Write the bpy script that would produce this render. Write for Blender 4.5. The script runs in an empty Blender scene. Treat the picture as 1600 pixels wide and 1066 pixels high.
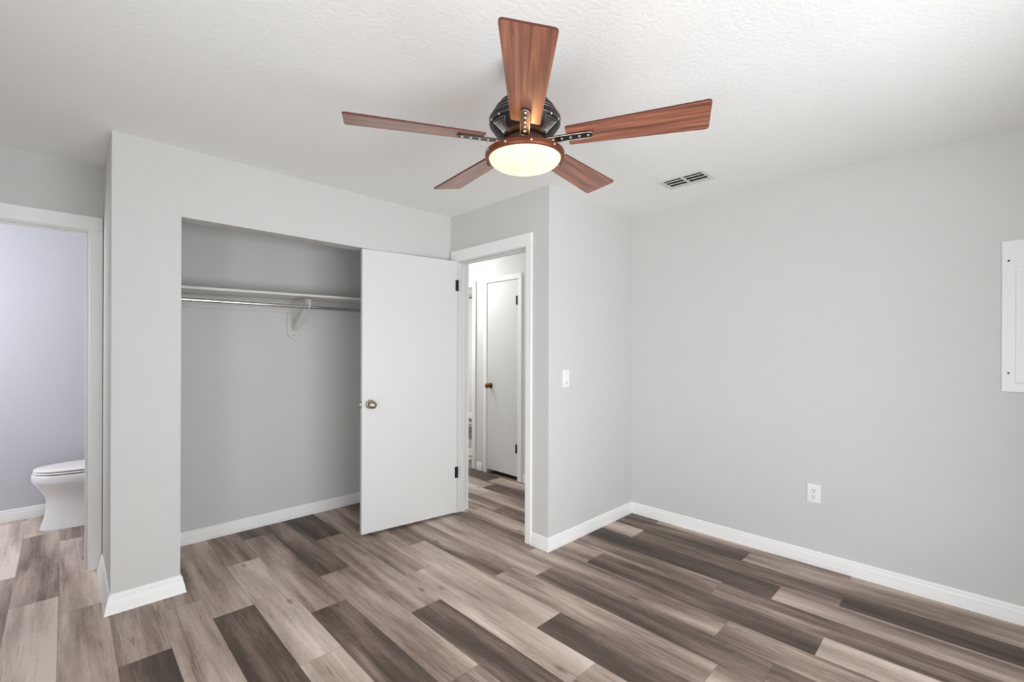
import bpy, bmesh, math, random
from mathutils import Vector, Matrix
random.seed(7)
sc = bpy.context.scene
COL = sc.collection
PI = math.pi

# ------------------------------------------------------------------ camera
YAW, ROLL, FPX, CY, CAMH = 0.7792, 0.0035, 707.76, 548.15, 1.3332
Fv = Vector((math.sin(YAW), math.cos(YAW), 0))
Rv = Vector((math.cos(YAW), -math.sin(YAW), 0))
Uv = Vector((0, 0, 1))
R1 = Rv * math.cos(ROLL) + Uv * math.sin(ROLL)
U1 = -Rv * math.sin(ROLL) + Uv * math.cos(ROLL)
cam_data = bpy.data.cameras.new('camera')
cam = bpy.data.objects.new('camera', cam_data)
COL.objects.link(cam)
mw = Matrix.Identity(4)
for i in range(3):
    mw[i][0] = R1[i]; mw[i][1] = U1[i]; mw[i][2] = -Fv[i]
mw.translation = Vector((0, 0, CAMH))
cam.matrix_world = mw
cam_data.sensor_fit = 'HORIZONTAL'
cam_data.sensor_width = 36
cam_data.lens = FPX * 36 / 1600
cam_data.shift_y = (CY - 533) / 1600
cam_data.clip_start = 0.02
sc.camera = cam

# ------------------------------------------------------------------ world, exposure, daylight
world = bpy.data.worlds.new('sky'); sc.world = world
world.use_nodes = True
bg = world.node_tree.nodes['Background']
bg.inputs[0].default_value = (0.80, 0.90, 1.0, 1)
bg.inputs[1].default_value = 1.0
sc.view_settings.view_transform = 'Standard'
sc.view_settings.look = 'None'
sc.view_settings.gamma = 1
sc.view_settings.use_curve_mapping = False
sc.view_settings.exposure = 0.05
try:
    sc.cycles.max_bounces = 12
    sc.cycles.diffuse_bounces = 8
    sc.cycles.use_denoising = True
except Exception:
    pass

def area(name, loc, direction, sx, sy, power, color=(1, 1, 1), spread=180):
    l = bpy.data.lights.new(name, 'AREA'); l.shape = 'RECTANGLE'
    l.size = sx; l.size_y = sy; l.energy = power; l.color = color
    l.spread = math.radians(spread)
    o = bpy.data.objects.new(name, l); COL.objects.link(o)
    o.location = loc
    o.rotation_euler = Vector(direction).to_track_quat('-Z', 'Y').to_euler()
    return o
def point(name, loc, r, power, color=(1, 1, 1)):
    l = bpy.data.lights.new(name, 'POINT'); l.shadow_soft_size = r; l.energy = power; l.color = color
    o = bpy.data.objects.new(name, l); COL.objects.link(o); o.location = loc
    return o
# daylight through the window behind the camera, plus an added fill light at left
area('daylight_back_window', (1.05, -1.55, 0.85), (0, 1, 0.0), 2.6, 1.5, 102, (0.95, 0.975, 1.0))
area('added_fill_left', (-1.15, 0.25, 0.90), (1, 0, 0.0), 1.4, 1.2, 46, (0.95, 0.975, 1.0))  # added fill to brighten the right wall and doorway wall
# daylight in the bathroom, hall lamp, daylight in the far room
area('daylight_bathroom_window', (-1.53, 4.5, 1.6), (1, 0, 0.0), 0.9, 0.9, 23, (0.97, 0.98, 1.0))
point('hall_lamp', (2.85, 4.45, 2.15), 0.2, 26, (0.96, 0.98, 1.0))
area('daylight_far_window', (6.92, 5.2, 1.5), (-1, 0, 0), 1.6, 1.3, 60, (1, 1, 1))

# ------------------------------------------------------------------ materials
def new_mat(name):
    m = bpy.data.materials.new(name); m.use_nodes = True
    nt = m.node_tree
    return m, nt, nt.nodes['Principled BSDF']
def lin(c):
    return tuple(((x / 255) / 12.92 if x / 255 <= 0.04045 else ((x / 255 + 0.055) / 1.055) ** 2.4) for x in c) + (1,)
def simple(name, rgb, rough=0.5, metal=0.0, bump=0.0, bscale=60, coat=0.0, spec=None, vary=0.0):
    m, nt, b = new_mat(name)
    b.inputs['Base Color'].default_value = lin(rgb)
    b.inputs['Roughness'].default_value = rough
    b.inputs['Metallic'].default_value = metal
    if spec is not None: b.inputs['Specular IOR Level'].default_value = spec
    if coat: b.inputs['Coat Weight'].default_value = coat; b.inputs['Coat Roughness'].default_value = 0.1
    tc = nt.nodes.new('ShaderNodeTexCoord')
    n = nt.nodes.new('ShaderNodeTexNoise'); n.inputs['Scale'].default_value = bscale; n.inputs['Detail'].default_value = 5
    nt.links.new(tc.outputs['Object'], n.inputs['Vector'])
    if bump:
        bm_ = nt.nodes.new('ShaderNodeBump'); bm_.inputs['Strength'].default_value = bump; bm_.inputs['Distance'].default_value = 0.004
        nt.links.new(n.outputs['Fac'], bm_.inputs['Height']); nt.links.new(bm_.outputs['Normal'], b.inputs['Normal'])
    n2 = nt.nodes.new('ShaderNodeTexNoise'); n2.inputs['Scale'].default_value = 2.5; n2.inputs['Detail'].default_value = 3
    nt.links.new(tc.outputs['Object'], n2.inputs['Vector'])
    mx = nt.nodes.new('ShaderNodeMix'); mx.data_type = 'RGBA'
    c = lin(rgb); k = 1 - max(vary, 0.01)
    mx.inputs[6].default_value = c; mx.inputs[7].default_value = (c[0] * k, c[1] * k, c[2] * k, 1)
    nt.links.new(n2.outputs['Fac'], mx.inputs[0]); nt.links.new(mx.outputs[2], b.inputs['Base Color'])
    return m

M_WALL = simple('grey_wall_paint', (213, 212, 210), 0.75, bump=0.35, bscale=110, spec=0.25, vary=0.03)
M_CEIL = simple('white_ceiling_paint', (241, 241, 239), 0.9, bump=0.6, bscale=70, spec=0.1, vary=0.02)
M_BATH = simple('lavender_wall_paint', (205, 205, 212), 0.7, bump=0.3, bscale=110, spec=0.25, vary=0.02)
M_HALL = simple('white_wall_paint', (226, 225, 223), 0.75, bump=0.3, bscale=110, spec=0.25, vary=0.02)
M_TRIM = simple('white_trim_paint', (246, 246, 245), 0.4, bump=0.05, bscale=40)
M_DOOR = simple('white_door_paint', (222, 222, 220), 0.42, bump=0.05, bscale=30)
M_DOORJ = simple('jamb_paint', (226, 226, 224), 0.45, bump=0.05, bscale=30)
M_PLASTIC = simple('white_plastic', (240, 240, 238), 0.35)
M_DARK = simple('dark_slot', (18, 18, 18), 0.7)
M_HINGE = simple('black_hinge_metal', (16, 16, 17), 0.5)
M_NICKEL = simple('satin_nickel', (168, 158, 146), 0.28, metal=1.0)
M_ABRASS = simple('antique_brass', (140, 100, 72), 0.3, metal=1.0)
M_CHROME = simple('chrome', (225, 225, 225), 0.12, metal=1.0)
M_SHELF = simple('shelf_paint', (216, 214, 210), 0.5, bump=0.1)
M_PORC = simple('white_porcelain', (236, 236, 238), 0.12, coat=0.4)
M_SEAT = simple('toilet_seat_plastic', (240, 236, 234), 0.25)
M_BLACK = simple('fan_black_metal', (20, 18, 18), 0.42, metal=0.2)
M_EDGE = simple('fan_silver_edge', (150, 146, 142), 0.35, metal=0.9)
M_BRONZE = simple('fan_copper_bronze', (122, 66, 44), 0.38, metal=0.55, vary=0.2)
M_BRONZED = simple('fan_dark_bronze', (70, 45, 36), 0.42, metal=0.6)
M_RIVET = simple('rivet_metal', (215, 210, 205), 0.3, metal=0.7)
M_PANEL = simple('panel_enamel', (236, 236, 235), 0.4)
M_VENT = simple('vent_enamel', (216, 216, 213), 0.45)
M_VENTD = simple('vent_dark_grey', (40, 40, 38), 0.8)
M_LINEN = simple('linen_closet_shade', (120, 118, 116), 0.8)  # grey darkened to stand for shade inside the linen closet

def floor_material():
    m, nt, b = new_mat('vinyl_plank_floor')
    N = nt.nodes.new; L = nt.links.new
    at = N('ShaderNodeAttribute'); at.attribute_name = 'tone'
    sd = N('ShaderNodeAttribute'); sd.attribute_name = 'seed'
    uv = N('ShaderNodeUVMap'); uv.uv_map = 'plank'
    sep = N('ShaderNodeSeparateXYZ'); L(uv.outputs[0], sep.inputs[0])
    # grain coordinates: plank local metres + seed offset in z
    def comb(sx, sy):
        c = N('ShaderNodeCombineXYZ')
        a1 = N('ShaderNodeMath'); a1.operation = 'MULTIPLY'; a1.inputs[1].default_value = sx; L(sep.outputs[0], a1.inputs[0])
        a2 = N('ShaderNodeMath'); a2.operation = 'MULTIPLY'; a2.inputs[1].default_value = sy; L(sep.outputs[1], a2.inputs[0])
        a3 = N('ShaderNodeMath'); a3.operation = 'MULTIPLY'; a3.inputs[1].default_value = 37.0; L(sd.outputs['Fac'], a3.inputs[0])
        L(a1.outputs[0], c.inputs[0]); L(a2.outputs[0], c.inputs[1]); L(a3.outputs[0], c.inputs[2])
        return c
    def noise(c, scale, detail, dist=0.0, rough=0.5):
        n = N('ShaderNodeTexNoise'); n.inputs['Scale'].default_value = scale; n.inputs['Detail'].default_value = detail
        n.inputs['Distortion'].default_value = dist; n.inputs['Roughness'].default_value = rough
        L(c.outputs[0], n.inputs['Vector']); return n
    broad = noise(comb(9.0, 0.9), 1.0, 2, 0.3)             # wide bands along the plank
    fine = noise(comb(70, 2.2), 1.0, 6, 0.6, 0.65)         # fine grain
    fib = noise(comb(260, 6.0), 1.0, 3, 0.2, 0.6)
    fig = noise(comb(16, 3.0), 1.0, 2, 1.2)                # cathedral figure
    def math_(op, a, bval):
        k = N('ShaderNodeMath'); k.operation = op
        if isinstance(a, (int, float)): k.inputs[0].default_value = a
        else: L(a, k.inputs[0])
        if isinstance(bval, (int, float)): k.inputs[1].default_value = bval
        else: L(bval, k.inputs[1])
        return k.outputs[0]
    figr = math_('MULTIPLY', fig.outputs['Fac'], 34.0)
    figs = N('ShaderNodeMath'); figs.operation = 'SINE'; L(figr, figs.inputs[0])
    s = math_('MULTIPLY', math_('SUBTRACT', broad.outputs['Fac'], 0.5), 1.45)
    s = math_('ADD', s, math_('MULTIPLY', math_('SUBTRACT', fine.outputs['Fac'], 0.5), 0.55))
    s = math_('ADD', s, math_('MULTIPLY', math_('SUBTRACT', fib.outputs['Fac'], 0.5), 0.22))
    s = math_('ADD', s, math_('MULTIPLY', figs.outputs[0], 0.034))
    t = math_('ADD', math_('MULTIPLY', math_('ADD', at.outputs['Fac'], s), 0.8), 0.06)
    ramp = N('ShaderNodeValToRGB'); L(t, ramp.inputs[0])
    el = ramp.color_ramp.elements
    el[0].position = 0.0; el[0].color = lin((66, 55, 47))
    el[1].position = 1.0; el[1].color = lin((234, 221, 210))
    for pos, c in ((0.236, (96, 82, 72)), (0.42, (136, 118, 107)), (0.62, (178, 161, 149)), (0.84, (212, 196, 184))):
        e = el.new(pos); e.color = lin(c)
    # knots and checks
    vo = N('ShaderNodeTexVoronoi'); vo.inputs['Scale'].default_value = 1.0; vo.distance = 'EUCLIDEAN'
    kc = comb(6.5, 2.4); L(kc.outputs[0], vo.inputs['Vector'])
    kn = N('ShaderNodeMapRange'); L(vo.outputs['Distance'], kn.inputs[0])
    kn.inputs[1].default_value = 0.02; kn.inputs[2].default_value = 0.11; kn.inputs[3].default_value = 0.45; kn.inputs[4].default_value = 1.0
    cm = noise(comb(34, 1.6), 1.0, 3, 1.5)
    ck = N('ShaderNodeMapRange'); L(cm.outputs['Fac'], ck.inputs[0])
    ck.inputs[1].default_value = 0.66; ck.inputs[2].default_value = 0.73; ck.inputs[3].default_value = 1.0; ck.inputs[4].default_value = 0.62
    # joint lines
    wd = N('ShaderNodeAttribute'); wd.attribute_name = 'dims'
    dsep = N('ShaderNodeSeparateXYZ'); L(wd.outputs['Vector'], dsep.inputs[0])
    e1 = math_('MINIMUM', sep.outputs[0], math_('SUBTRACT', dsep.outputs[0], sep.outputs[0]))
    e2 = math_('MINIMUM', sep.outputs[1], math_('SUBTRACT', dsep.outputs[1], sep.outputs[1]))
    em = math_('MINIMUM', e1, e2)
    jm = N('ShaderNodeMapRange'); L(em, jm.inputs[0])
    jm.inputs[1].default_value = 0.0008; jm.inputs[2].default_value = 0.0026; jm.inputs[3].default_value = 0.72; jm.inputs[4].default_value = 1.0
    f = math_('MULTIPLY', math_('MULTIPLY', kn.outputs[0], ck.outputs[0]), jm.outputs[0])
    mx = N('ShaderNodeMix'); mx.data_type = 'RGBA'; mx.blend_type = 'MULTIPLY'; mx.inputs[0].default_value = 1.0
    cc = N('ShaderNodeCombineColor'); L(f, cc.inputs[0]); L(f, cc.inputs[1]); L(f, cc.inputs[2])
    L(ramp.outputs[0], mx.inputs[6]); L(cc.outputs[0], mx.inputs[7])
    L(mx.outputs[2], b.inputs['Base Color'])
    b.inputs['Roughness'].default_value = 0.5
    b.inputs['Specular IOR Level'].default_value = 0.35
    bp_ = N('ShaderNodeBump'); bp_.inputs['Strength'].default_value = 0.15; bp_.inputs['Distance'].default_value = 0.002
    hh = math_('ADD', math_('MULTIPLY', fine.outputs['Fac'], 0.5), jm.outputs[0])
    L(hh, bp_.inputs['Height']); L(bp_.outputs['Normal'], b.inputs['Normal'])
    return m

def wood_blade_material():
    m, nt, b = new_mat('red_brown_wood')
    N = nt.nodes.new; L = nt.links.new
    tc = N('ShaderNodeTexCoord'); oi = N('ShaderNodeObjectInfo')
    mp = N('ShaderNodeMapping'); mp.inputs['Scale'].default_value = (3.0, 62, 40)
    L(tc.outputs['Object'], mp.inputs['Vector'])
    ml = N('ShaderNodeMath'); ml.operation = 'MULTIPLY'; ml.inputs[1].default_value = 50; L(oi.outputs['Random'], ml.inputs[0])
    cx = N('ShaderNodeCombineXYZ'); L(ml.outputs[0], cx.inputs[0]); L(ml.outputs[0], cx.inputs[1]); L(cx.outputs[0], mp.inputs['Location'])
    n = N('ShaderNodeTexNoise'); n.inputs['Scale'].default_value = 1; n.inputs['Detail'].default_value = 5; n.inputs['Distortion'].default_value = 0.35
    L(mp.outputs[0], n.inputs['Vector'])
    r = N('ShaderNodeValToRGB'); L(n.outputs['Fac'], r.inputs[0])
    e = r.color_ramp.elements; e[0].position = 0.3; e[0].color = lin((100, 50, 33)); e[1].position = 0.72; e[1].color = lin((178, 112, 80))
    k = e.new(0.5); k.color = lin((142, 82, 57))
    mp2 = N('ShaderNodeMapping'); mp2.inputs['Scale'].default_value = (7, 16, 4)
    L(tc.outputs['Object'], mp2.inputs['Vector']); L(cx.outputs[0], mp2.inputs['Location'])
    v = N('ShaderNodeTexVoronoi'); v.inputs['Scale'].default_value = 1; L(mp2.outputs[0], v.inputs['Vector'])
    mr = N('ShaderNodeMapRange'); L(v.outputs['Distance'], mr.inputs[0])
    mr.inputs[1].default_value = 0.02; mr.inputs[2].default_value = 0.09; mr.inputs[3].default_value = 0.3; mr.inputs[4].default_value = 1
    mx = N('ShaderNodeMix'); mx.data_type = 'RGBA'; mx.blend_type = 'MULTIPLY'; mx.inputs[0].default_value = 1
    c2 = N('ShaderNodeCombineColor')
    for i in range(3): L(mr.outputs[0], c2.inputs[i])
    L(r.outputs[0], mx.inputs[6]); L(c2.outputs[0], mx.inputs[7]); L(mx.outputs[2], b.inputs['Base Color'])
    b.inputs['Roughness'].default_value = 0.4
    b.inputs['Specular IOR Level'].default_value = 0.6
    b.inputs['Coat Weight'].default_value = 0.6; b.inputs['Coat Roughness'].default_value = 0.28
    return m
M_WOOD = wood_blade_material()
M_WOODEDGE = simple('dark_wood_edge', (84, 34, 30), 0.4)

def bowl_material():
    m, nt, b = new_mat('lit_alabaster_glass')
    N = nt.nodes.new; L = nt.links.new
    tc = N('ShaderNodeTexCoord'); n = N('ShaderNodeTexNoise'); n.inputs['Scale'].default_value = 9; n.inputs['Detail'].default_value = 3; n.inputs['Distortion'].default_value = 1.0
    L(tc.outputs['Object'], n.inputs['Vector'])
    r = N('ShaderNodeValToRGB'); L(n.outputs['Fac'], r.inputs[0])
    e = r.color_ramp.elements; e[0].position = 0.35; e[0].color = (0.90, 0.58, 0.29, 1); e[1].position = 0.65; e[1].color = (1.0, 0.74, 0.42, 1)
    b.inputs['Base Color'].default_value = (0.5, 0.42, 0.30, 1)
    b.inputs['Roughness'].default_value = 0.3
    L(r.outputs[0], b.inputs['Emission Color']); b.inputs['Emission Strength'].default_value = 1.5
    return m
M_BOWL = bowl_material()
def pane_material():
    m, nt, b = new_mat('window_glass')
    tr = nt.nodes.new('ShaderNodeBsdfTransparent'); gl = nt.nodes.new('ShaderNodeBsdfGlossy'); gl.inputs['Roughness'].default_value = 0.02
    mx = nt.nodes.new('ShaderNodeMixShader'); mx.inputs[0].default_value = 0.05
    nt.links.new(tr.outputs[0], mx.inputs[1]); nt.links.new(gl.outputs[0], mx.inputs[2])
    nt.links.new(mx.outputs[0], nt.nodes['Material Output'].inputs['Surface'])
    return m
M_PANE = pane_material()

# ------------------------------------------------------------------ mesh helpers
class MB:
    def __init__(s): s.bm = bmesh.new()
    def box(s, x0, x1, y0, y1, z0, z1, bevel=0.0, mat=None, segs=2):
        t = bmesh.new()
        vs = [t.verts.new((x, y, z)) for x in (x0, x1) for y in (y0, y1) for z in (z0, z1)]
        for f in ((0, 1, 3, 2), (4, 6, 7, 5), (0, 4, 5, 1), (2, 3, 7, 6), (0, 2, 6, 4), (1, 5, 7, 3)):
            t.faces.new([vs[i] for i in f])
        if bevel: bmesh.ops.bevel(t, geom=t.edges[:] , offset=bevel, segments=segs, affect='EDGES', profile=0.5)
        return s.merge(t, mat)
    def merge(s, t, mat=None):
        if mat is not None: bmesh.ops.transform(t, matrix=mat, verts=t.verts)
        me = bpy.data.meshes.new('t'); t.to_mesh(me); t.free(); s.bm.from_mesh(me); bpy.data.meshes.remove(me)
        return s
    def lathe(s, prof, n=48, mat=None, a0=0, a1=2 * PI):
        t = bmesh.new(); full = abs(a1 - a0 - 2 * PI) < 1e-6
        rings = []
        for (r, z) in prof:
            if r < 1e-6: rings.append([t.verts.new((0, 0, z))] ); continue
            rings.append([t.verts.new((r * math.cos(a0 + (a1 - a0) * i / n), r * math.sin(a0 + (a1 - a0) * i / n), z)) for i in range(n if full else n + 1)])
        for A, B in zip(rings, rings[1:]):
            if len(A) == 1 and len(B) == 1: continue
            m_ = max(len(A), len(B)); rng = range(m_ if full else m_ - 1)
            for i in rng:
                j = (i + 1) % m_
                if len(A) == 1: t.faces.new((A[0], B[i], B[j]))
                elif len(B) == 1: t.faces.new((A[i], B[0], A[j]))
                else: t.faces.new((A[i], B[i], B[j], A[j]))
        bmesh.ops.recalc_face_normals(t, faces=t.faces)
        return s.merge(t, mat)
    def loft(s, rings, cap=True, mat=None):
        t = bmesh.new(); R = [[t.verts.new(p) for p in r] for r in rings]
        n = len(R[0])
        for A, B in zip(R, R[1:]):
            for i in range(n): t.faces.new((A[i], A[(i + 1) % n], B[(i + 1) % n], B[i]))
        if cap: t.faces.new(R[0][::-1]); t.faces.new(R[-1])
        bmesh.ops.recalc_face_normals(t, faces=t.faces)
        return s.merge(t, mat)
    def tube(s, pts, r, n=12):
        pts = [Vector(p) for p in pts]; rings = []
        for i, p in enumerate(pts):
            d = (pts[min(i + 1, len(pts) - 1)] - pts[max(i - 1, 0)]).normalized()
            up = Vector((0, 0, 1)) if abs(d.z) < 0.9 else Vector((1, 0, 0))
            a = d.cross(up).normalized(); b_ = d.cross(a).normalized()
            rings.append([p + a * (r * math.cos(2 * PI * k / n)) + b_ * (r * math.sin(2 * PI * k / n)) for k in range(n)])
        return s.loft(rings)
    def prism(s, pts2, z0, z1, mat=None, bevel=0.0):
        t = bmesh.new()
        a = [t.verts.new((x, y, z0)) for x, y in pts2]; b_ = [t.verts.new((x, y, z1)) for x, y in pts2]
        n = len(a)
        for i in range(n): t.faces.new((a[i], a[(i + 1) % n], b_[(i + 1) % n], b_[i]))
        t.faces.new(a[::-1]); t.faces.new(b_)
        bmesh.ops.recalc_face_normals(t, faces=t.faces)
        if bevel: bmesh.ops.bevel(t, geom=t.edges[:], offset=bevel, segments=2, affect='EDGES', profile=0.5)
        return s.merge(t, mat)
    def build(s, name, mat, parent=None, smooth=False, loc=None, mtx=None, angle=35):
        me = bpy.data.meshes.new(name)
        mats = mat if isinstance(mat, (list, tuple)) else [mat]
        for m_ in mats: me.materials.append(m_)
        if smooth:
            for f in s.bm.faces: f.smooth = True
            lim = math.radians(angle)
            for e in s.bm.edges:
                if len(e.link_faces) == 2 and e.calc_face_angle(0) > lim: e.smooth = False
        s.bm.to_mesh(me); s.bm.free()
        o = bpy.data.objects.new(name, me); COL.objects.link(o)
        if parent: o.parent = parent
        if mtx is not None: o.matrix_local = mtx
        if loc is not None: o.location = loc
        return o

def empty(name, loc, rz=0.0):
    o = bpy.data.objects.new(name, None); COL.objects.link(o); o.empty_display_size = 0.1
    o.location = loc; o.rotation_euler = (0, 0, rz); return o
def tag(o, label, cat, group=None, kind=None):
    o['label'] = label; o['category'] = cat
    if group: o['group'] = group
    if kind: o['kind'] = kind
    return o
def struct(o, label=None):
    o['kind'] = 'structure'
    if label: o['label'] = label
    return o
def wall(name, boxes, mat, label=None):
    m = MB()
    for b in boxes: m.box(*b)
    return struct(m.build(name, mat), label)

# ------------------------------------------------------------------ dimensions
H = 2.44
XR, YC, XD, YK, XCOL, YB, YCB = 3.340, 1.970, 2.288, 3.049, 0.167, 3.720, 3.766
XL, YBK = -0.85, -0.70
XH = 3.30           # hall far wall
YBF = 5.225         # bathroom far wall
XBR = 0.66          # bathroom right wall

# ------------------------------------------------------------------ floor: individual plank faces
PW, PX0 = 0.182, -0.02
def build_floor():
    seams = {-2: 3.917, -1: 3.452, 0: 3.215, 1: 2.503, 2: 2.88, 3: 2.632, 4: 3.205, 5: 2.345, 6: 2.687, 7: 3.215, 8: 2.345,
             9: 2.686, 10: 1.974, 11: 1.807, 12: 0.838, 13: 0.478, 14: 1.004, 15: 0.753, 16: 1.703, 17: 1.023, 18: 1.716}
    # (column, seam index relative to the seam above) -> tone; index 0 is the plank beyond that seam, -1 the nearer one
    tones = {(-3, 0): .75, (-3, -1): .7, (-2, 0): .86, (-2, -1): .60, (-1, 0): .58, (-1, -1): .90, (-1, 1): .75, (0, 1): .42, (0, 0): .62, (0, -1): .76, (0, -2): .7,
             (1, 0): .46, (1, -1): .20, (2, 0): .50, (2, -1): .68, (3, 0): .76, (3, -1): .20, (4, 0): .56, (4, -1): .86, (4, -2): .82,
             (5, 1): .30, (5, 0): .52, (5, -1): .36, (6, 0): .30, (6, -1): .56, (6, -2): .5, (7, 0): .06, (7, -1): .58, (7, -2): .30,
             (8, 1): .66, (8, 0): .50, (8, -1): .72, (8, -2): .45, (9, 1): .2, (9, 0): .50, (9, -1): .78, (9, -2): .24,
             (10, 0): .50, (10, -1): .60, (10, -2): .5, (10, 1): .4, (11, 0): .72, (11, -1): .40, (11, -2): .25, (11, 1): .5,
             (12, 1): .52, (12, 0): .58, (12, -1): .42, (13, 1): .66, (13, 0): .26, (13, -1): .80, (14, 1): .74, (14, 0): .50, (14, -1): .34,
             (15, 1): .66, (15, 0): .12, (15, -1): .68, (16, 0): .68, (16, -1): .30, (16, -2): .06, (16, 1): .22, (17, 1): .62, (17, 0): .26, (17, -1): .58,
             (18, 0): .45, (18, -1): .48, (18, 1): .3}
    halls = {10: 3.1, 14: 2.80, 16: 3.338}
    bm = bmesh.new()
    tl = bm.faces.layers.float.new('tone'); sl = bm.faces.layers.float.new('seed'); dl = bm.faces.layers.float_vector.new('dims')
    uvl = bm.loops.layers.uv.new('plank')
    rnd = random.Random(5)
    y_lo, y_hi = -0.85, 7.2
    for k in range(-9, 39):
        x0 = PX0 + k * PW; x1 = x0 + PW
        if x0 > 6.95: break
        s0 = seams.get(k)
        known = s0 is not None
        if not known: s0 = rnd.uniform(1, 2.2)
        cuts = [(s0 + i * 1.222, i) for i in range(-5, 6)]
        ext = halls.get(k)
        segs = []
        for (y, i) in cuts: segs.append([y, y + 1.222, tones.get((k, i), rnd.choice([.12, .25, .4, .5, .6, .7, .82]))])
        if ext:
            out = []
            for a, b_, t in segs:
                if k == 14:
                    if b_ < 2.3: out.append([a, b_, t])
                    elif a < 2.3: out.append([a, 2.798, .36])
                    elif a < 3.5: out.append([2.798, b_, .5])
                    else: out.append([a, b_, t])
                elif k == 16:
                    if a < 1.6: out.append([a, b_, t])
                    elif a < 1.8: out.append([a, 2.2, .68]); out.append([2.2, 3.338, .2])
                    elif a < 3.0: out.append([3.338, b_, .62])
                    else: out.append([a, b_, t])
                else: out.append([a, b_, t])
            segs = out
        for a, b_, t in segs:
            if t > 0.4: t += 0.09 if k <= 9 else 0.04
            if b_ <= y_lo or a >= y_hi: continue
            vs = [bm.verts.new(p) for p in ((x0, a, 0), (x1, a, 0), (x1, b_, 0), (x0, b_, 0))]
            f = bm.faces.new(vs)
            f[tl] = t; f[sl] = rnd.random(); f[dl] = Vector((PW, b_ - a, 0))
            for lp, u in zip(f.loops, ((0, 0), (PW, 0), (PW, b_ - a), (0, b_ - a))): lp[uvl].uv = u
    me = bpy.data.meshes.new('floor'); me.materials.append(floor_material())
    bm.to_mesh(me); bm.free()
    o = bpy.data.objects.new('floor', me); COL.objects.link(o); struct(o)
    return o
build_floor()

# ------------------------------------------------------------------ room shell
c = MB(); c.box(-1.7, 7.0, -0.85, 7.2, H, H + 0.1); struct(c.build('ceiling', M_CEIL))
T = 0.12
wall('wall_right', [(XR, XR + T, YBK - T, YC + T, 0, H)], M_WALL)
wall('wall_stub', [(XD, XR, YC, YC + T, 0, H)], M_WALL)
# doorway wall (bedroom door to the hall)
DY0, DY1, DZ = 2.155, 2.985, 2.075
wall('wall_doorway', [(XD, XD + T, YC + T, DY0, 0, H), (XD, XD + T, DY1, 5.2, 0, H), (XD, XD + T, DY0, DY1, DZ, H)], M_WALL)
# closet front wall with its opening
CX0, CX1, CZ = 0.455, 2.215, 2.063
wall('wall_closet_front', [(XCOL, CX0, YK, YK + T, 0, H), (CX1, XD, YK, YK + T, 0, H), (CX0, CX1, YK, YK + T, CZ, H)], M_WALL)
wall('wall_closet_side', [(XCOL, XCOL + T, YK + T, YB, 0, H)], M_WALL)
wall('wall_closet_back', [(XCOL + T, XD, YCB, YB + T, 0, H)], M_WALL)
BX0, BX1, BZ = -0.66, 0.118, 2.062
wall('wall_bathroom_door', [(XL - T, BX0, YB, YB + T, 0, H), (BX1, XCOL + T, YB, YB + T, 0, H), (BX0, BX1, YB, YB + T, BZ, H)], M_WALL)
wl = 0.9
wall('wall_left', [(XL - T, XL, YBK - T, -0.5, 0, H), (XL - T, XL, 1.0, YB, 0, H), (XL - T, XL, -0.5, 1.0, 0, 0.25), (XL - T, XL, -0.5, 1.0, 1.95, H)], M_WALL)
wall('wall_back', [(XL, 0.05, YBK - T, YBK, 0, H), (2.25, XR, YBK - T, YBK, 0, H), (0.05, 2.25, YBK - T, YBK, 0, 0.25), (0.05, 2.25, YBK - T, YBK, 1.95, H)], M_WALL)
# bathroom shell
wall('wall_bathroom_far', [(-1.6, XBR + T, YBF, YBF + T, 0, H)], M_BATH)
wall('wall_bathroom_left', [(-1.6, -1.48, YB + T, 4.0, 0, H), (-1.6, -1.48, 5.0, YBF, 0, H), (-1.6, -1.48, 4.0, 5.0, 0, 1.1), (-1.6, -1.48, 4.0, 5.0, 2.1, H)], M_BATH)
wall('wall_bathroom_right', [(XBR, XBR + T, YB + T, YBF, 0, H)], M_BATH)
wall('wall_bathroom_near', [(-1.6, XL - T, YB, YB + T, 0, H)], M_BATH)
# hall shell
LY0, LY1, LZ = 3.232, 3.735, 2.085
OY0, OY1, OZ = 3.955, 4.78, 2.075
wall('wall_hall', [(XH, XH + T, YC + T, LY0, 0, H), (XH, XH + T, LY1, OY0, 0, H), (XH, XH + T, OY1, 5.2, 0, H), (XH, XH + T, LY0, LY1, LZ, H), (XH, XH + T, OY0, OY1, OZ, H)], M_HALL)
wall('wall_hall_end', [(XD, XH + T, 5.2, 5.32, 0, H)], M_HALL)
wall('wall_linen_closet', [(3.86, 3.92, 3.17, 3.80, 0, H), (XH + T, 3.86, 3.17, 3.20, 0, H), (XH + T, 3.86, 3.77, 3.80, 0, H)], M_LINEN)
# far room
wall('wall_far_room_end', [(XH + T, 6.9, 7.03, 7.15, 0, H)], M_HALL)
wall('wall_far_room_right', [(6.8, 6.9, 3.80, 4.4, 0, H), (6.8, 6.9, 6.0, 7.03, 0, H), (6.8, 6.9, 4.4, 6.0, 0, .85), (6.8, 6.9, 4.4, 6.0, 2.15, H)], M_HALL)
wall('wall_far_room_near', [(3.92, 6.9, 3.68, 3.80, 0, H)], M_HALL)
wall('wall_far_room_left', [(XH, XH + T, 5.32, 7.03, 0, H)], M_HALL)

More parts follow.
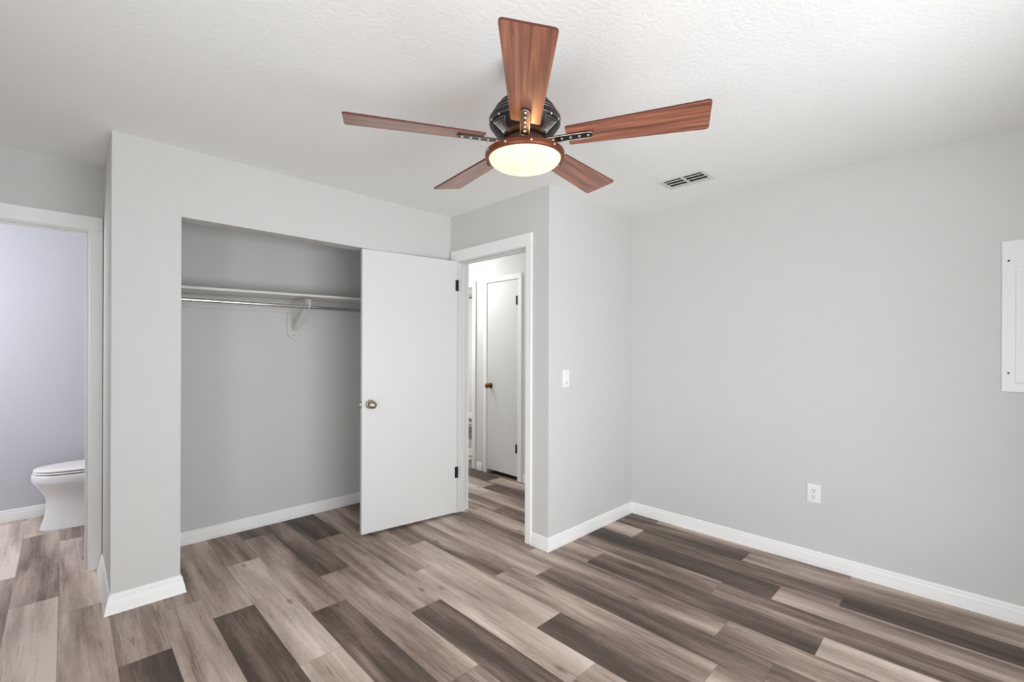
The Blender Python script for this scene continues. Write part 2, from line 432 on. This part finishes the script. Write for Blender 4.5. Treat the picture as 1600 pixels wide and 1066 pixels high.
# windows (frame, sashes, pane)
def window(name, axis, fixed, a0, a1, z0, z1, label):
    r = empty(name, (0, 0, 0)); struct(r, label)
    def bx(m, u0, u1, d0, d1, zz0, zz1):
        if axis == 'y': m.box(u0, u1, fixed + d0, fixed + d1, zz0, zz1, 0.003)
        else: m.box(fixed + d0, fixed + d1, u0, u1, zz0, zz1, 0.003)
    g = 0.001
    f = MB()
    bx(f, a0 + g, a0 + .05, -.03, .03, z0 + g, z1 - g); bx(f, a1 - .05, a1 - g, -.03, .03, z0 + g, z1 - g)
    bx(f, a0 + .051, a1 - .051, -.03, .03, z0 + g, z0 + .05); bx(f, a0 + .051, a1 - .051, -.03, .03, z1 - .05, z1 - g)
    f.build('window_frame', M_TRIM, r)
    s = MB(); bx(s, a0 + .051, a1 - .051, -.02, .02, (z0 + z1) / 2 - .02, (z0 + z1) / 2 + .02); s.build('meeting_rail', M_TRIM, r)
    p = MB(); bx(p, a0 + .051, a1 - .051, -.006, 0, z0 + .051, (z0 + z1) / 2 - .021); bx(p, a0 + .051, a1 - .051, -.006, 0, (z0 + z1) / 2 + .021, z1 - .051)
    p.build('pane', M_PANE, r)
window('window_1', 'y', YBK - T / 2, 0.05, 2.25, 0.25, 1.95, 'white framed window behind the viewpoint')
window('added_window', 'x', XL - T / 2, -0.5, 1.0, 0.25, 1.95, 'white framed window added on the left wall for fill light')  # unseen window added so the left fill light can enter
window('window_3', 'x', -1.54, 4.0, 5.0, 1.1, 2.1, 'bathroom window')
window('window_4', 'x', 6.85, 4.4, 6.0, .85, 2.15, 'far room window')

# ------------------------------------------------------------------ baseboards (profiled, mitred)
PROF = [(0.0, 0.0), (0.014, 0.0), (0.0145, 0.022), (0.011, 0.062), (0.0085, 0.070), (0.008, 0.080), (0.004, 0.088), (0.0, 0.089)]
PROF2 = [(0.0, 0.0), (0.026, 0.0), (0.023, 0.012), (0.016, 0.050), (0.012, 0.066), (0.010, 0.082), (0.004, 0.093), (0.0, 0.094)]
def baseboard(name, pts, side=1, prof=PROF, mat=None, label=None):
    """pts: polyline along the wall foot; the board stands out to the left (side=1) or right (-1) of travel."""
    pts = [Vector(p) for p in pts]; n = len(pts)
    offs = []
    for i in range(n):
        dirs = []
        if i > 0: dirs.append((pts[i] - pts[i - 1]).normalized())
        if i < n - 1: dirs.append((pts[i + 1] - pts[i]).normalized())
        ns = [Vector((-d.y, d.x)) * side for d in dirs]
        if len(ns) == 1: offs.append(ns[0])
        else:
            b = (ns[0] + ns[1]); offs.append(b / (1 + ns[0].dot(ns[1])))
    rings = [[(p.x + o.x * d, p.y + o.y * d, z) for d, z in prof] for p, o in zip(pts, offs)]
    m = MB(); m.loft(rings)
    return struct(m.build(name, mat or M_TRIM), label)
baseboard('baseboard_right', [(XR, YBK), (XR, YC), (XD, YC), (XD, 2.117)], side=1)
baseboard('baseboard_column', [(CX0, YK + T), (CX0, YK), (XCOL, YK), (XCOL, YB - .018)], side=1, prof=PROF2)
baseboard('baseboard_closet', [(XD, YCB), (XCOL + T, YCB), (XCOL + T, YK + T + .001)], side=1)
baseboard('baseboard_back', [(XL, YBK), (XR, YBK)], side=1)
baseboard('baseboard_left', [(XL, YB), (XL, YBK)], side=1)
baseboard('baseboard_bathroom', [(XBR, YBF), (-1.48, YBF)], side=1)
baseboard('baseboard_hall', [(XH, YC + T), (XH, 3.165)], side=1)
baseboard('baseboard_hall_middle', [(XH, 3.80), (XH, 3.893)], side=1)
baseboard('baseboard_far_room', [(6.8, 7.03), (XH + T, 7.03)], side=1)

# ------------------------------------------------------------------ casings and jambs
def casing(name, axis, face, out, u0, u1, zt, w, jamb_to, wh=None, z_in=None, label=None, trimw=0.016):
    """door casing around clear opening u0..u1, up to zt; out = +-1 direction the board stands off from face."""
    m = MB(); wh = wh or w
    def bx(a, b_, d0, d1, z0, z1, bev=0.004):
        lo, hi = sorted((face + out * d0, face + out * d1))
        if axis == 'x': m.box(lo, hi, a, b_, z0, z1, bev)
        else: m.box(a, b_, lo, hi, z0, z1, bev)
    bx(u0 - w, u0, 0.0, trimw, 0, zt); bx(u1, u1 + w, 0.0, trimw, 0, zt)
    bx(u0 - w, u1 + w, 0.0, trimw + .001, zt, zt + wh)
    # raised outer bead
    return struct(m.build(name, M_TRIM, smooth=False), label)
def jamb(name, axis, f0, f1, u0, u1, zt, t=0.018, stop=None, label=None):
    m = MB()
    def bx(a, b_, z0, z1, g0=f0, g1=f1, bev=0.001):
        if axis == 'x': m.box(g0, g1, a, b_, z0, z1, bev)
        else: m.box(a, b_, g0, g1, z0, z1, bev)
    bx(u0 - t, u0, 0, zt); bx(u1, u1 + t, 0, zt); bx(u0 - t, u1 + t, zt, zt + t - 0.001)
    if stop:
        s0, s1 = stop
        bx(u0, u0 + .011, 0, zt - .011, s0, s1); bx(u1 - .011, u1, 0, zt - .011, s0, s1); bx(u0, u1, zt - .011, zt, s0, s1)
    return struct(m.build(name, M_DOORJ), label)
# bedroom doorway
jamb('trim_1', 'x', XD, XD + T, 2.174, 2.966, 2.056, stop=(XD + .045, XD + .08), label='white jamb lining the bedroom doorway')
casing('trim_2', 'x', XD, -1, 2.170, 2.970, 2.060, 0.055, None, wh=.088, label='white casing around the bedroom doorway')
casing('trim_3', 'x', XD + T, 1, 2.170, 2.970, 2.060, 0.055, None, label='white hall side casing of the bedroom doorway')
# bathroom doorway
jamb('trim_4', 'y', YB, YB + T, BX0 + .018, 0.100, 2.043, stop=(YB + .045, YB + .08), label='white jamb lining the bathroom doorway')
casing('trim_5', 'y', YB, -1, BX0 + .014, 0.104, 2.050, 0.0605, None, wh=.080, label='white casing around the bathroom doorway')
# linen closet and far room openings
jamb('trim_6', 'x', XH, XH + T, LY0 + .018, LY1 - .018, LZ - .018, label='white jamb of the narrow hall closet')
casing('trim_7', 'x', XH, -1, LY0 + .014, LY1 - .014, LZ - .014, 0.055, None, label='white casing of the narrow hall closet')
jamb('trim_8', 'x', XH, XH + T, OY0 + .018, OY1 - .018, OZ - .018, label='white jamb of the far opening in the hall')
casing('trim_9', 'x', XH, -1, OY0 + .014, OY1 - .014, OZ - .014, 0.055, None, label='white casing of the far opening in the hall')

# ------------------------------------------------------------------ doors
def knob_mesh(m, base, d, keyhole=True):
    """door knob: rosette + stem + ball, axis along unit vector d from base."""
    q = Vector((0, 0, 1)).rotation_difference(Vector(d)).to_matrix().to_4x4(); q.translation = Vector(base)
    m.lathe([(0, 0), (.032, 0), (.033, .004), (.029, .009), (.013, .012), (.0115, .026), (.017, .031), (.0255, .040), (.0285, .050), (.0265, .060), (.018, .067), (.0105, .069), (.0100, .067), (0, .067)], 32, q)
def rotz(a): return Matrix.Rotation(a, 4, 'Z')

def slab_door(name, hinge, angle, width, z0, z1, thick, label, knob_mat, knob_z, hinge_z, hinge_end=True, both=True, knob_in=.065):
    """local frame: x from the hinge edge to the free edge, y = away from the seen face (seen face at y=0)."""
    r = empty(name, (hinge[0], hinge[1], 0), angle); struct(r, label)
    d = MB(); d.box(0.0, width, 0, thick, z0, z1, 0.0015); d.build('door_slab', M_DOOR, r)
    k = MB(); knob_mesh(k, (width - knob_in, -0.0005, knob_z), (0, -1, 0)); k.build('door_knob', knob_mat, r, smooth=True)
    if both:
        k = MB(); knob_mesh(k, (width - knob_in, thick + .0005, knob_z), (0, 1, 0)); k.build('door_knob', knob_mat, r, smooth=True)
        lp = MB(); lp.box(width, width + .0015, .006, thick - .006, knob_z - .028, knob_z + .028); lp.box(width + .0015, width + .011, .012, thick - .014, knob_z - .008, knob_z + .008, .002)
        lp.build('latch_plate', M_NICKEL, r)
    for hz in hinge_z:
        h = MB(); h.lathe([(0, -.045), (.0065, -.045), (.0065, .045), (0, .045)], 16, Matrix.Translation((-.004, -.006, hz)))
        h.box(.001, .016, -.002, -.0002, hz - .044, hz + .044); h.build('hinge', M_HINGE, r, smooth=True)
    return r
hx, hy = 2.268, 2.930
fx, fy = 1.502, 3.036
ang = math.atan2(fy - hy, fx - hx)
W = math.hypot(fx - hx, fy - hy)
# direction of +x local points to the free edge; the seen face must look toward -y world: flip thickness direction
r = empty('door_1', (hx, hy, 0), ang); struct(r, 'open white slab door with a satin nickel knob')
d = MB(); d.box(0, W, -.035, 0, 0.020, 2.056, 0.0015); d.build('door_slab', M_DOOR, r)
k = MB(); knob_mesh(k, (W - .060, .0005, .945), (0, 1, 0)); ko = k.build('door_knob', M_NICKEL, r, smooth=True)
kk = MB(); kk.box(W - .0615, W - .0585, .0672, .0680, .9385, .9515); kk.build('keyhole', M_DARK, ko)
k = MB(); knob_mesh(k, (W - .060, -.0355, .945), (0, -1, 0)); k.build('door_knob', M_NICKEL, r, smooth=True)
lp = MB(); lp.box(W, W + .0015, -.029, -.006, .945 - .028, .945 + .028); lp.box(W + .0015, W + .011, -.024, -.011, .937, .953, .002); lp.build('latch_plate', M_NICKEL, r)
for hz in (1.860, 0.345):
    h = MB(); h.lathe([(0, -.045), (.0065, -.045), (.0065, .045), (0, .045)], 16, Matrix.Translation((-.004, .004, hz)))
    h.box(.001, .018, .0002, .002, hz - .044, hz + .044); h.build('hinge', M_HINGE, r, smooth=True)
# narrow hall closet door, closed, hinged at its right
r = empty('door_2', (XH - .010, LY0 + .0195, 0), PI / 2); struct(r, 'closed narrow white closet door in the hall with a bronze knob')
W2 = (LY1 - LY0) - .039
d = MB(); d.box(0, W2, -.035, 0, 0.045, LZ - .022, 0.0015); d.build('door_slab', M_DOOR, r)
k = MB(); knob_mesh(k, (W2 - .055, .0005, .955), (0, 1, 0)); k.build('door_knob', M_ABRASS, r, smooth=True)
for hz in (1.85, 0.33):
    h = MB(); h.lathe([(0, -.045), (.0065, -.045), (.0065, .045), (0, .045)], 16, Matrix.Translation((.006, .006, hz)))
    h.box(.001, .021, .0002, .006, hz - .044, hz + .044); h.build('hinge', M_HINGE, r, smooth=True)
# strike plate on the bedroom jamb
sp = MB(); sp.box(XD + .008, XD + .032, 2.1742, 2.1756, .915, .985, .0005); sp.build('strike_plate', M_NICKEL)
struct(bpy.data.objects['strike_plate'], 'small metal strike plate on the bedroom door jamb'); bpy.data.objects['strike_plate'].name = 'trim_10'

# ------------------------------------------------------------------ closet fittings
SH = empty('closet_shelf', (0.30, 3.60, 1.70))
tag(SH, 'painted wooden shelf spanning the open closet above the hanging rod', 'shelf')
X0, X1 = XCOL + T + .002, XD - .003
tilt = 0.0175
b = MB(); b.box(0, X1 - X0, -.165, .165, 0, .017, .002)
board = b.build('board', M_SHELF, SH, mtx=Matrix.Translation((X0 - .30, 0.0, 0.0105)) @ Matrix.Rotation(-tilt, 4, 'Y'))
b = MB(); b.box(X0 - .30, X1 - .30, YCB - .019 - 3.60, YCB - .001 - 3.60, -.075, .008, .003)
b.build('wall_cleat', M_WALL, SH)
rod = MB(); rod.tube([(X0 + .001, 3.45, 1.646), (X1 - .001, 3.45, 1.656)], .0135, 20)
tag(rod.build('closet_rod', M_CHROME, smooth=True), 'shiny chrome hanging rod below the closet shelf', 'closet rod')
BXC = 1.286
BR = empty('shelf_bracket', (BXC, YCB, 1.42))
tag(BR, 'white metal bracket on a pointed backing board holding the closet shelf and rod', 'bracket')
b = MB()
rot = Matrix(((1, 0, 0, 0), (0, 0, -1, -.001), (0, 1, 0, 0), (0, 0, 0, 1)))
b.prism([(-.050, .045), (-.028, .012), (-.004, 0), (.004, 0), (.028, .012), (.050, .045), (.050, .203), (-.050, .203)], 0, .018, mat=rot, bevel=.0015)
b.build('backing_board', M_WALL, BR)
a = MB()
a.box(-.020, .020, -.026, -.0195, .055, .285, .0015)                      # wall leaf
a.box(-.018, .018, -.325, -.0265, .281, .286, .001)                        # top arm flange
a.build('mounting_plate', M_SHELF, BR)
a = MB()
def web(x):
    t = MB()
    p = [(-.0245, .060), (-.0245, .085), (-.30, .262), (-.30, .2805), (-.262, .2805), (-.0245, .118)]
    return p
mw_ = Matrix(((0, 0, 1, 0), (1, 0, 0, 0), (0, 1, 0, 0), (0, 0, 0, 1)))
a.prism([(-.0266, .058), (-.0266, .096), (-.288, .2805), (-.330, .2805), (-.330, .260)], -.015, -.0125, mat=mw_)
a.prism([(-.0266, .058), (-.0266, .096), (-.288, .2805), (-.330, .2805), (-.330, .260)], .0125, .015, mat=mw_)
a.prism([(-.0266, .058), (-.0266, .063), (-.328, .266), (-.330, .262)], -.0124, .0124, mat=mw_)
a.build('diagonal_brace', M_SHELF, BR)
a = MB()
a.tube([(0, -.335, .281), (0, -.338, .255), (0, -.334, .232), (0, -.326, .217), (0, -.315, .2125), (0, -.303, .217), (0, -.297, .226)], .006, 10)
a.build('rod_hook', M_SHELF, BR, smooth=True)
a = MB(); a.lathe([(0, 0), (.004, 0), (.003, .002), (0, .0025)], 12, Matrix.Translation((0, -.0191, .032)) @ Matrix.Rotation(PI / 2, 4, 'X'))
a.build('screw', M_DARK, BR)

# ------------------------------------------------------------------ wall plates
def wallplate(name, mtx, parts, label, cat):
    r = empty(name, (0, 0, 0)); r.matrix_world = mtx; tag(r, label, cat)
    return r
# frames: local x = along wall (rightwards in view), local y = up, local z = out of the wall
def frame(origin, xdir, out):
    x = Vector(xdir); z = Vector(out); y = Vector((0, 0, 1))
    m = Matrix.Identity(4)
    for i in range(3): m[i][0] = x[i]; m[i][1] = y[i]; m[i][2] = z[i]
    m.translation = Vector(origin); return m
sw = wallplate('light_switch', frame((2.467, YC, 1.142), (1, 0, 0), (0, -1, 0)), None, 'white rocker light switch on the narrow wall beside the doorway', 'light switch')
m = MB(); m.box(-.036, .036, -.060, .060, .0005, .0065, .0025); m.build('cover_plate', M_PLASTIC, sw)
m = MB(); m.box(-.0165, .0165, -.034, .034, .0066, .0095, .001, ); m.build('rocker', M_PLASTIC, sw)
m = MB(); m.box(-.008, .008, -.031, -.027, .0096, .0102); m.build('indicator_slot', M_VENTD, sw)
for sy in (-.048, .048):
    m = MB(); m.lathe([(0, 0), (.003, 0), (.0022, .0012), (0, .0014)], 12, Matrix.Translation((0, sy, .0066))); m.build('screw', M_VENT, sw)
ot = wallplate('wall_outlet', frame((XR, 0.687, 0.447), (0, -1, 0), (-1, 0, 0)), None, 'white double power outlet low on the right wall', 'power outlet')
m = MB(); m.box(-.036, .036, -.058, .058, .0005, .0065, .0025); m.build('cover_plate', M_PLASTIC, ot)
m = MB(); m.box(-.0168, .0168, -.0335, .0335, .0066, .009, .001); rc = m.build('receptacle', M_PLASTIC, ot)
m = MB()
for cy_ in (.017, -.020):
    m.box(-.0080, -.0052, cy_ + .001, cy_ + .010, .0091, .0096); m.box(.0055, .0080, cy_ + .001, cy_ + .009, .0091, .0096)
    m.lathe([(0, .0091), (.003, .0091), (.003, .0096), (0, .0096)], 12, Matrix.Translation((0, cy_ - .007, 0)))
m.build('socket_holes', M_DARK, rc)
# electrical panel
pn = wallplate('electrical_panel', frame((XR, -.108 - .19, 1.137), (0, -1, 0), (-1, 0, 0)), None, 'white metal electrical panel cover cut off at the right picture edge', 'electrical panel')
m = MB(); m.box(-.19, .19, 0, .751, .0005, .010, .003); m.build('cover', M_PANEL, pn)
m = MB(); m.box(-.143, .143, .045, .620, .0101, .018, .003); dr = m.build('panel_door', M_PANEL, pn)
m = MB(); m.box(.10, .125, .30, .35, .0181, .022, .001); m.build('latch', M_VENT, dr)
for sx in (-.166, .166):
    for sy in (.094, .651):
        m = MB(); m.lathe([(0, .0101), (.0045, .0101), (.0035, .013), (0, .0135)], 14, Matrix.Translation((sx, sy, 0))); m.build('screw', M_DARK, pn)

# ------------------------------------------------------------------ ceiling vent
vt = empty('ceiling_vent', (2.842, 1.290, H)); tag(vt, 'rectangular white louvred air vent in the ceiling', 'air vent')
VL, VW = .150, .098   # half sizes in y, x
m = MB(); z0, z1 = -.009, -.0005
m.box(-VW, -VW + .026, -VL, VL, z0, z1, .002); m.box(VW - .026, VW, -VL, VL, z0, z1, .002)
m.box(-VW + .026, VW - .026, -VL, -VL + .026, z0, z1, .002); m.box(-VW + .026, VW - .026, VL - .026, VL, z0, z1, .002)
m.box(-VW + .026, VW - .026, -.006, .006, z0 , z1, .001)
m.build('frame', M_VENT, vt)
m = MB(); m.box(-VW + .022, VW - .022, -VL + .022, VL - .022, -.0014, -.0006); m.build('duct_shade_sheet', M_VENTD, vt)  # dark sheet painted as the shade of the duct behind the louvres
for bank in ((-VL + .027, -.007), (.007, VL - .027)):
    for i in range(3):
        xc = -VW + .026 + .028 + i * .046
        m = MB(); m.box(-.0088, .0088, bank[0], bank[1], -.0006, .0006)
        m.build('louvre', M_VENT, vt, mtx=Matrix.Translation((xc, 0, -.0080)) @ Matrix.Rotation(math.radians(-6), 4, 'Y'))
for sy in (-VL + .012, VL - .012):
    m = MB(); m.lathe([(0, 0), (.0035, 0), (.0025, -.0015), (0, -.002)], 10, Matrix.Translation((0, sy, -.009))); m.build('screw', M_VENTD, vt)

# ------------------------------------------------------------------ ceiling fan
FC = Vector((1.2566, 1.2061, 2.1353)); TA, TB = 0.0265, 0.0065
nrm = (Vector((0, 0, 1)) - Fv * TA - Rv * TB).normalized()
q = Vector((0, 0, 1)).rotation_difference(nrm)
drop = H - FC.z
FAN = empty('ceiling_fan', FC + nrm * drop)
FAN.rotation_mode = 'QUATERNION'
FAN.rotation_quaternion = q @ Matrix.Rotation(3.9181, 4, 'Z').to_quaternion()
tag(FAN, 'ceiling fan with five red-brown wooden blades, black motor and lit glass bowl', 'ceiling fan')
def P(z): return z - drop      # z measured from the blade plane
def fl(prof): return [(r_, P(z)) for r_, z in prof]
m = MB(); m.lathe(fl([(0, .303), (.072, .303), (.074, .290), (.066, .262), (.045, .240), (.020, .232), (0, .232)]), 48); m.build('canopy', M_BLACK, FAN, smooth=True)
m = MB(); m.lathe(fl([(0, .236), (.013, .236), (.013, .150), (0, .150)]), 20); m.build('downrod', M_BLACK, FAN, smooth=True)
# motor housing: stepped top, drum, tapering underside
m = MB(); m.lathe(fl([(0, .152), (.040, .152), (.052, .149), (.090, .145), (.097, .141), (.0985, .127), (.110, .124), (.1135, .119), (.1145, .105), (.125, .102), (.128, .097), (.128, .090), (.1345, .087), (.136, .082), (.136, .064), (.131, .057), (.120, .040), (.102, .022), (.086, .012), (.070, .010), (0, .010)]), 72)
motor = m.build('motor_housing', M_BLACK, FAN, smooth=True, angle=25)
m = MB()
for (rr, zz) in ((.1135, .1200), (.1275, .0975), (.1362, .083), (.1355, .0635)):
    m.lathe([(rr + .0012 * math.cos(a_), P(zz) + .0012 * math.sin(a_)) for a_ in [i * PI / 4 for i in range(9)]], 72)
m.build('trim_ring', M_EDGE, motor, smooth=True)
def surf(az, t, off=.0012):   # t 0..1 from the outer lip to the inner foot of the tapering underside
    pr_ = [(.131, .057), (.120, .040), (.102, .022), (.086, .012)]
    f = t * 3; i = min(int(f), 2); f -= i
    r_ = pr_[i][0] * (1 - f) + pr_[i + 1][0] * f; z_ = pr_[i][1] * (1 - f) + pr_[i + 1][1] * f
    return Vector(((r_ + off * .6) * math.cos(az), (r_ + off * .6) * math.sin(az), P(z_ - off)))
for g_ in range(4):
    a_c = math.radians((50, 130, 230, 310)[g_])
    m = MB(); out = []
    for i in range(9): out.append(surf(a_c - .26 + .52 * i / 8, .08))
    for i in range(9): out.append(surf(a_c + .16 - .32 * i / 8, .92))
    out.append(out[0]); m.tube(out, .0016, 6)
    m.build('grille_outline', M_EDGE, motor, smooth=True)
    m = MB()
    for i in range(7):
        f = -1 + 2 * i / 6
        m.tube([surf(a_c + f * .22, .16), surf(a_c + f * .18, .5), surf(a_c + f * .13, .84)], .0013, 6)
    m.build('grille_slats', M_EDGE, motor, smooth=True)
for i in range(16):
    a_ = math.radians(22.5 * i)
    m = MB(); mt = Matrix.Translation((.1345 * math.cos(a_), .1345 * math.sin(a_), P(.062))) @ Matrix.Rotation(a_, 4, 'Z') @ Matrix.Rotation(math.radians(115), 4, 'Y')
    m.lathe([(0, 0), (.0042, 0), (.0034, .002), (.0015, .003), (0, .0031)], 12, mt); m.build('bolt', M_RIVET, motor, smooth=True)
# hub disc the blade irons bolt to
m = MB(); m.lathe(fl([(0, .0095), (.078, .0095), (.080, .006), (.080, -.012), (.078, -.015), (0, -.015)]), 48); m.build('hub', M_BRONZED, FAN, smooth=True)
PSI = -0.1967
def blade_outline():
    r0, r1, w0, w1 = .165, .6564, .053, .075
    pts = []
    def corner(cx_, cy_, rad, a0, a1):
        return [(cx_ + rad * math.cos(a0 + (a1 - a0) * i / 4), cy_ + rad * math.sin(a0 + (a1 - a0) * i / 4)) for i in range(5)]
    rr = .012
    pts += corner(r1 - rr, w1 - rr, rr, PI / 2, 0)
    pts += corner(r1 - rr, -w1 + rr, rr, 0, -PI / 2)
    pts += corner(r0 + rr * .6, -w0 + rr * .6, rr * .6, -PI / 2, -PI)
    pts += corner(r0 + rr * .6, w0 - rr * .6, rr * .6, PI, PI / 2)
    return pts
def iron_outline(r0, r1, w):
    pts = [(r0, -w), (r0, w), (r1 - w, w)]
    for i in range(1, 8): pts.append((r1 - w + w * math.sin(PI * i / 8), w * math.cos(PI * i / 8)))
    pts.append((r1 - w, -w)); return pts
for kk_ in range(5):
    th = kk_ * 2 * PI / 5
    base = Matrix.Translation((0, 0, P(0))) @ Matrix.Rotation(th, 4, 'Z') @ Matrix.Rotation(PSI, 4, 'X')
    m = MB(); m.prism(blade_outline(), -.003, .004, bevel=.001)
    bl = m.build('blade', [M_WOOD, M_WOODEDGE], FAN, mtx=base)
    for f in bl.data.polygons:
        if abs(f.normal.z) < 0.7: f.material_index = 1
    m = MB(); m.prism(iron_outline(.079, .262, .0165), -.0085, -.0035)
    ir = m.build('blade_iron', M_BLACK, FAN, mtx=base)
    # raised rim
    o1 = iron_outline(.079, .262, .0165)
    m = MB(); m.tube([(x, y, -.0088) for x, y in o1 + [o1[0]]], .0018, 6); m.build('rim', M_EDGE, ir, smooth=True)
    for i in range(5):
        m = MB(); m.lathe([(0, 0), (.0052, 0), (.0042, -.0025), (.0018, -.0037), (0, -.0038)], 12, Matrix.Translation((.112 + .033 * i, 0, -.0086)))
        m.build('rivet', M_RIVET, ir, smooth=True)
# light kit: neck, three spokes, open-topped pan, bulb, glass bowl
m = MB(); m.lathe(fl([(0, -.0155), (.060, -.0155), (.064, -.018), (.066, -.0225), (.084, -.0245), (.084, -.0262), (0, -.0262)]), 48); m.build('neck', M_BRONZED, FAN, smooth=True)
for a_ in (0.63, 2.72, 4.82):
    m = MB(); m.tube([(.058 * math.cos(a_), .058 * math.sin(a_), P(-.0235)), (.114 * math.cos(a_), .114 * math.sin(a_), P(-.0355))], .003, 8)
    m.build('spoke', M_BRONZED, FAN, smooth=True)
bl_ = bpy.data.lights.new('fan_bulb', 'POINT'); bl_.energy = 1.9; bl_.color = (1.0, 0.50, 0.24); bl_.shadow_soft_size = 0.014
bo_ = bpy.data.objects.new('fan_bulb', bl_); COL.objects.link(bo_); bo_.parent = FAN; bo_.location = (0, 0, P(-.040))
m = MB(); m.lathe(fl([(.112, -.0345), (.146, -.041), (.1515, -.045), (.1525, -.052), (.1525, -.060), (.1505, -.064), (.1415, -.066), (.138, -.064), (.138, -.047), (.112, -.0365), (.112, -.0345)]), 72)
pan = m.build('light_pan', M_BRONZE, FAN, smooth=True, angle=40)
for i in range(10):
    a_ = math.radians(36 * i + 8)
    m = MB(); mt = Matrix.Translation((.1522 * math.cos(a_), .1522 * math.sin(a_), P(-.0545))) @ Matrix.Rotation(a_, 4, 'Z') @ Matrix.Rotation(PI / 2, 4, 'Y')
    m.lathe([(0, 0), (.0045, 0), (.0036, .002), (.0015, .003), (0, .0031)], 12, mt); m.build('rivet', M_RIVET, pan, smooth=True)
m = MB(); prof = []
Rb, sag, zt_ = .1372, .046, -.0635
for i in range(13):
    a_ = i / 12 * PI / 2
    prof.append((Rb * math.cos(a_), zt_ - sag * math.sin(a_)))
m.lathe(fl(prof), 72); m.build('glass_bowl', M_BOWL, FAN, smooth=True, angle=80)

# ------------------------------------------------------------------ toilet
TO = empty('toilet', (0.18, 4.83, 0)); tag(TO, 'white toilet with closed lid against the lavender bathroom wall', 'toilet')
def oval(xf, xb, hw, z, n=40, p=2.3, egg=0.0, flat=0.0):
    """ring with the front at xf, back at xb (local x), half-width hw; squarer toward the back."""
    cx_ = (xf + xb) / 2; a_ = (xb - xf) / 2; out = []
    for i in range(n):
        t = 2 * PI * i / n; c_, s_ = math.cos(t), math.sin(t)
        pe = p if c_ < 0 else p + flat
        x = cx_ + a_ * math.copysign(abs(c_) ** (2 / pe), c_)
        y = hw * math.copysign(abs(s_) ** (2 / pe), s_) * (1 - egg * (cx_ - x) / a_)
        out.append((x, y, z))
    return out
O_ = 0.18
def X(v): return v - O_
m = MB()
m.loft([oval(X(-.132), X(.47), .118, 0.0, flat=2), oval(X(-.130), X(.47), .116, .012, flat=2), oval(X(-.118), X(.47), .108, .045, flat=2),
        oval(X(-.104), X(.47), .100, .10, flat=2), oval(X(-.097), X(.47), .098, .17, flat=2), oval(X(-.096), X(.47), .100, .215, flat=2),
        oval(X(-.108), X(.47), .112, .250, flat=1.5), oval(X(-.130), X(.46), .135, .290, egg=.05, flat=1), oval(X(-.152), X(.45), .160, .325, egg=.08, flat=.6),
        oval(X(-.166), X(.445), .176, .347, egg=.1, flat=.4), oval(X(-.173), X(.44), .182, .362, egg=.1, flat=.4), oval(X(-.175), X(.44), .184, .400, egg=.1, flat=.4),
        oval(X(-.172), X(.44), .181, .408, egg=.1, flat=.4), oval(X(-.160), X(.43), .170, .410, egg=.1, flat=.4)])
m.build('bowl', M_PORC, TO, smooth=True, angle=60)
def slab(z0, z1, xf, xb, hw, bulge=0.0):
    rs = [oval(X(xf + .006), X(xb - .006), hw - .006, z0, egg=.1, flat=1), oval(X(xf), X(xb), hw, z0 + .005, egg=.1, flat=1), oval(X(xf), X(xb), hw, z1 - .005, egg=.1, flat=1),
          oval(X(xf + .005), X(xb - .005), hw - .005, z1 - .001, egg=.1, flat=1), oval(X(xf + .03), X(xb - .03), hw - .03, z1 + bulge * .7, egg=.1, flat=1), oval(X(xf + .09), X(xb - .08), hw - .08, z1 + bulge, egg=.1, flat=1)]
    q_ = MB(); q_.loft(rs); return q_
slab(.4175, .4280, -.168, .30, .178).build('seat', M_SEAT, TO, smooth=True, angle=50)
slab(.4345, .4470, -.165, .31, .176, bulge=.007).build('lid', M_SEAT, TO, smooth=True, angle=50)
m = MB()
for (x_, y_) in ((-.12, .06), (-.12, -.06), (.08, .12), (.08, -.12)):
    m = MB(); m.box(X(x_) - .012, X(x_) + .012, y_ - .008, y_ + .008, .4104, .4335); m.build('seat_bumper', M_SEAT, TO)
m = MB(); m.box(X(.315), X(.35), -.09, .09, .4104, .440, .004); m.build('seat_hinge', M_SEAT, TO)
m = MB(); m.box(X(.395), X(.585), -.21, .21, .4105, .745, .02, segs=3); m.build('tank', M_PORC, TO, smooth=True)
m = MB(); m.box(X(.385), X(.592), -.22, .22, .7455, .785, .01, segs=3); m.build('tank_lid', M_PORC, TO, smooth=True)
m = MB(); m.box(X(.378), X(.394), .10, .16, .68, .695, .003); m.build('flush_lever', M_CHROME, TO)

# ------------------------------------------------------------------ far room sliver: black rod on brackets for an unidentified dark line
cr = empty('far_black_rod', (5.8, 7.03, 2.36)); tag(cr, 'thin black rod on the far room wall, glimpsed past the hall', 'curtain rod')
m = MB(); m.tube([(-.9, -.07, .02), (.9, -.07, .02)], .011, 12); m.build('rod', M_HINGE, cr, smooth=True)
for sx in (-.7, .7):
    m = MB(); m.box(sx - .008, sx + .008, -.07, -.001, -.004, .010); m.build('wall_bracket', M_HINGE, cr)
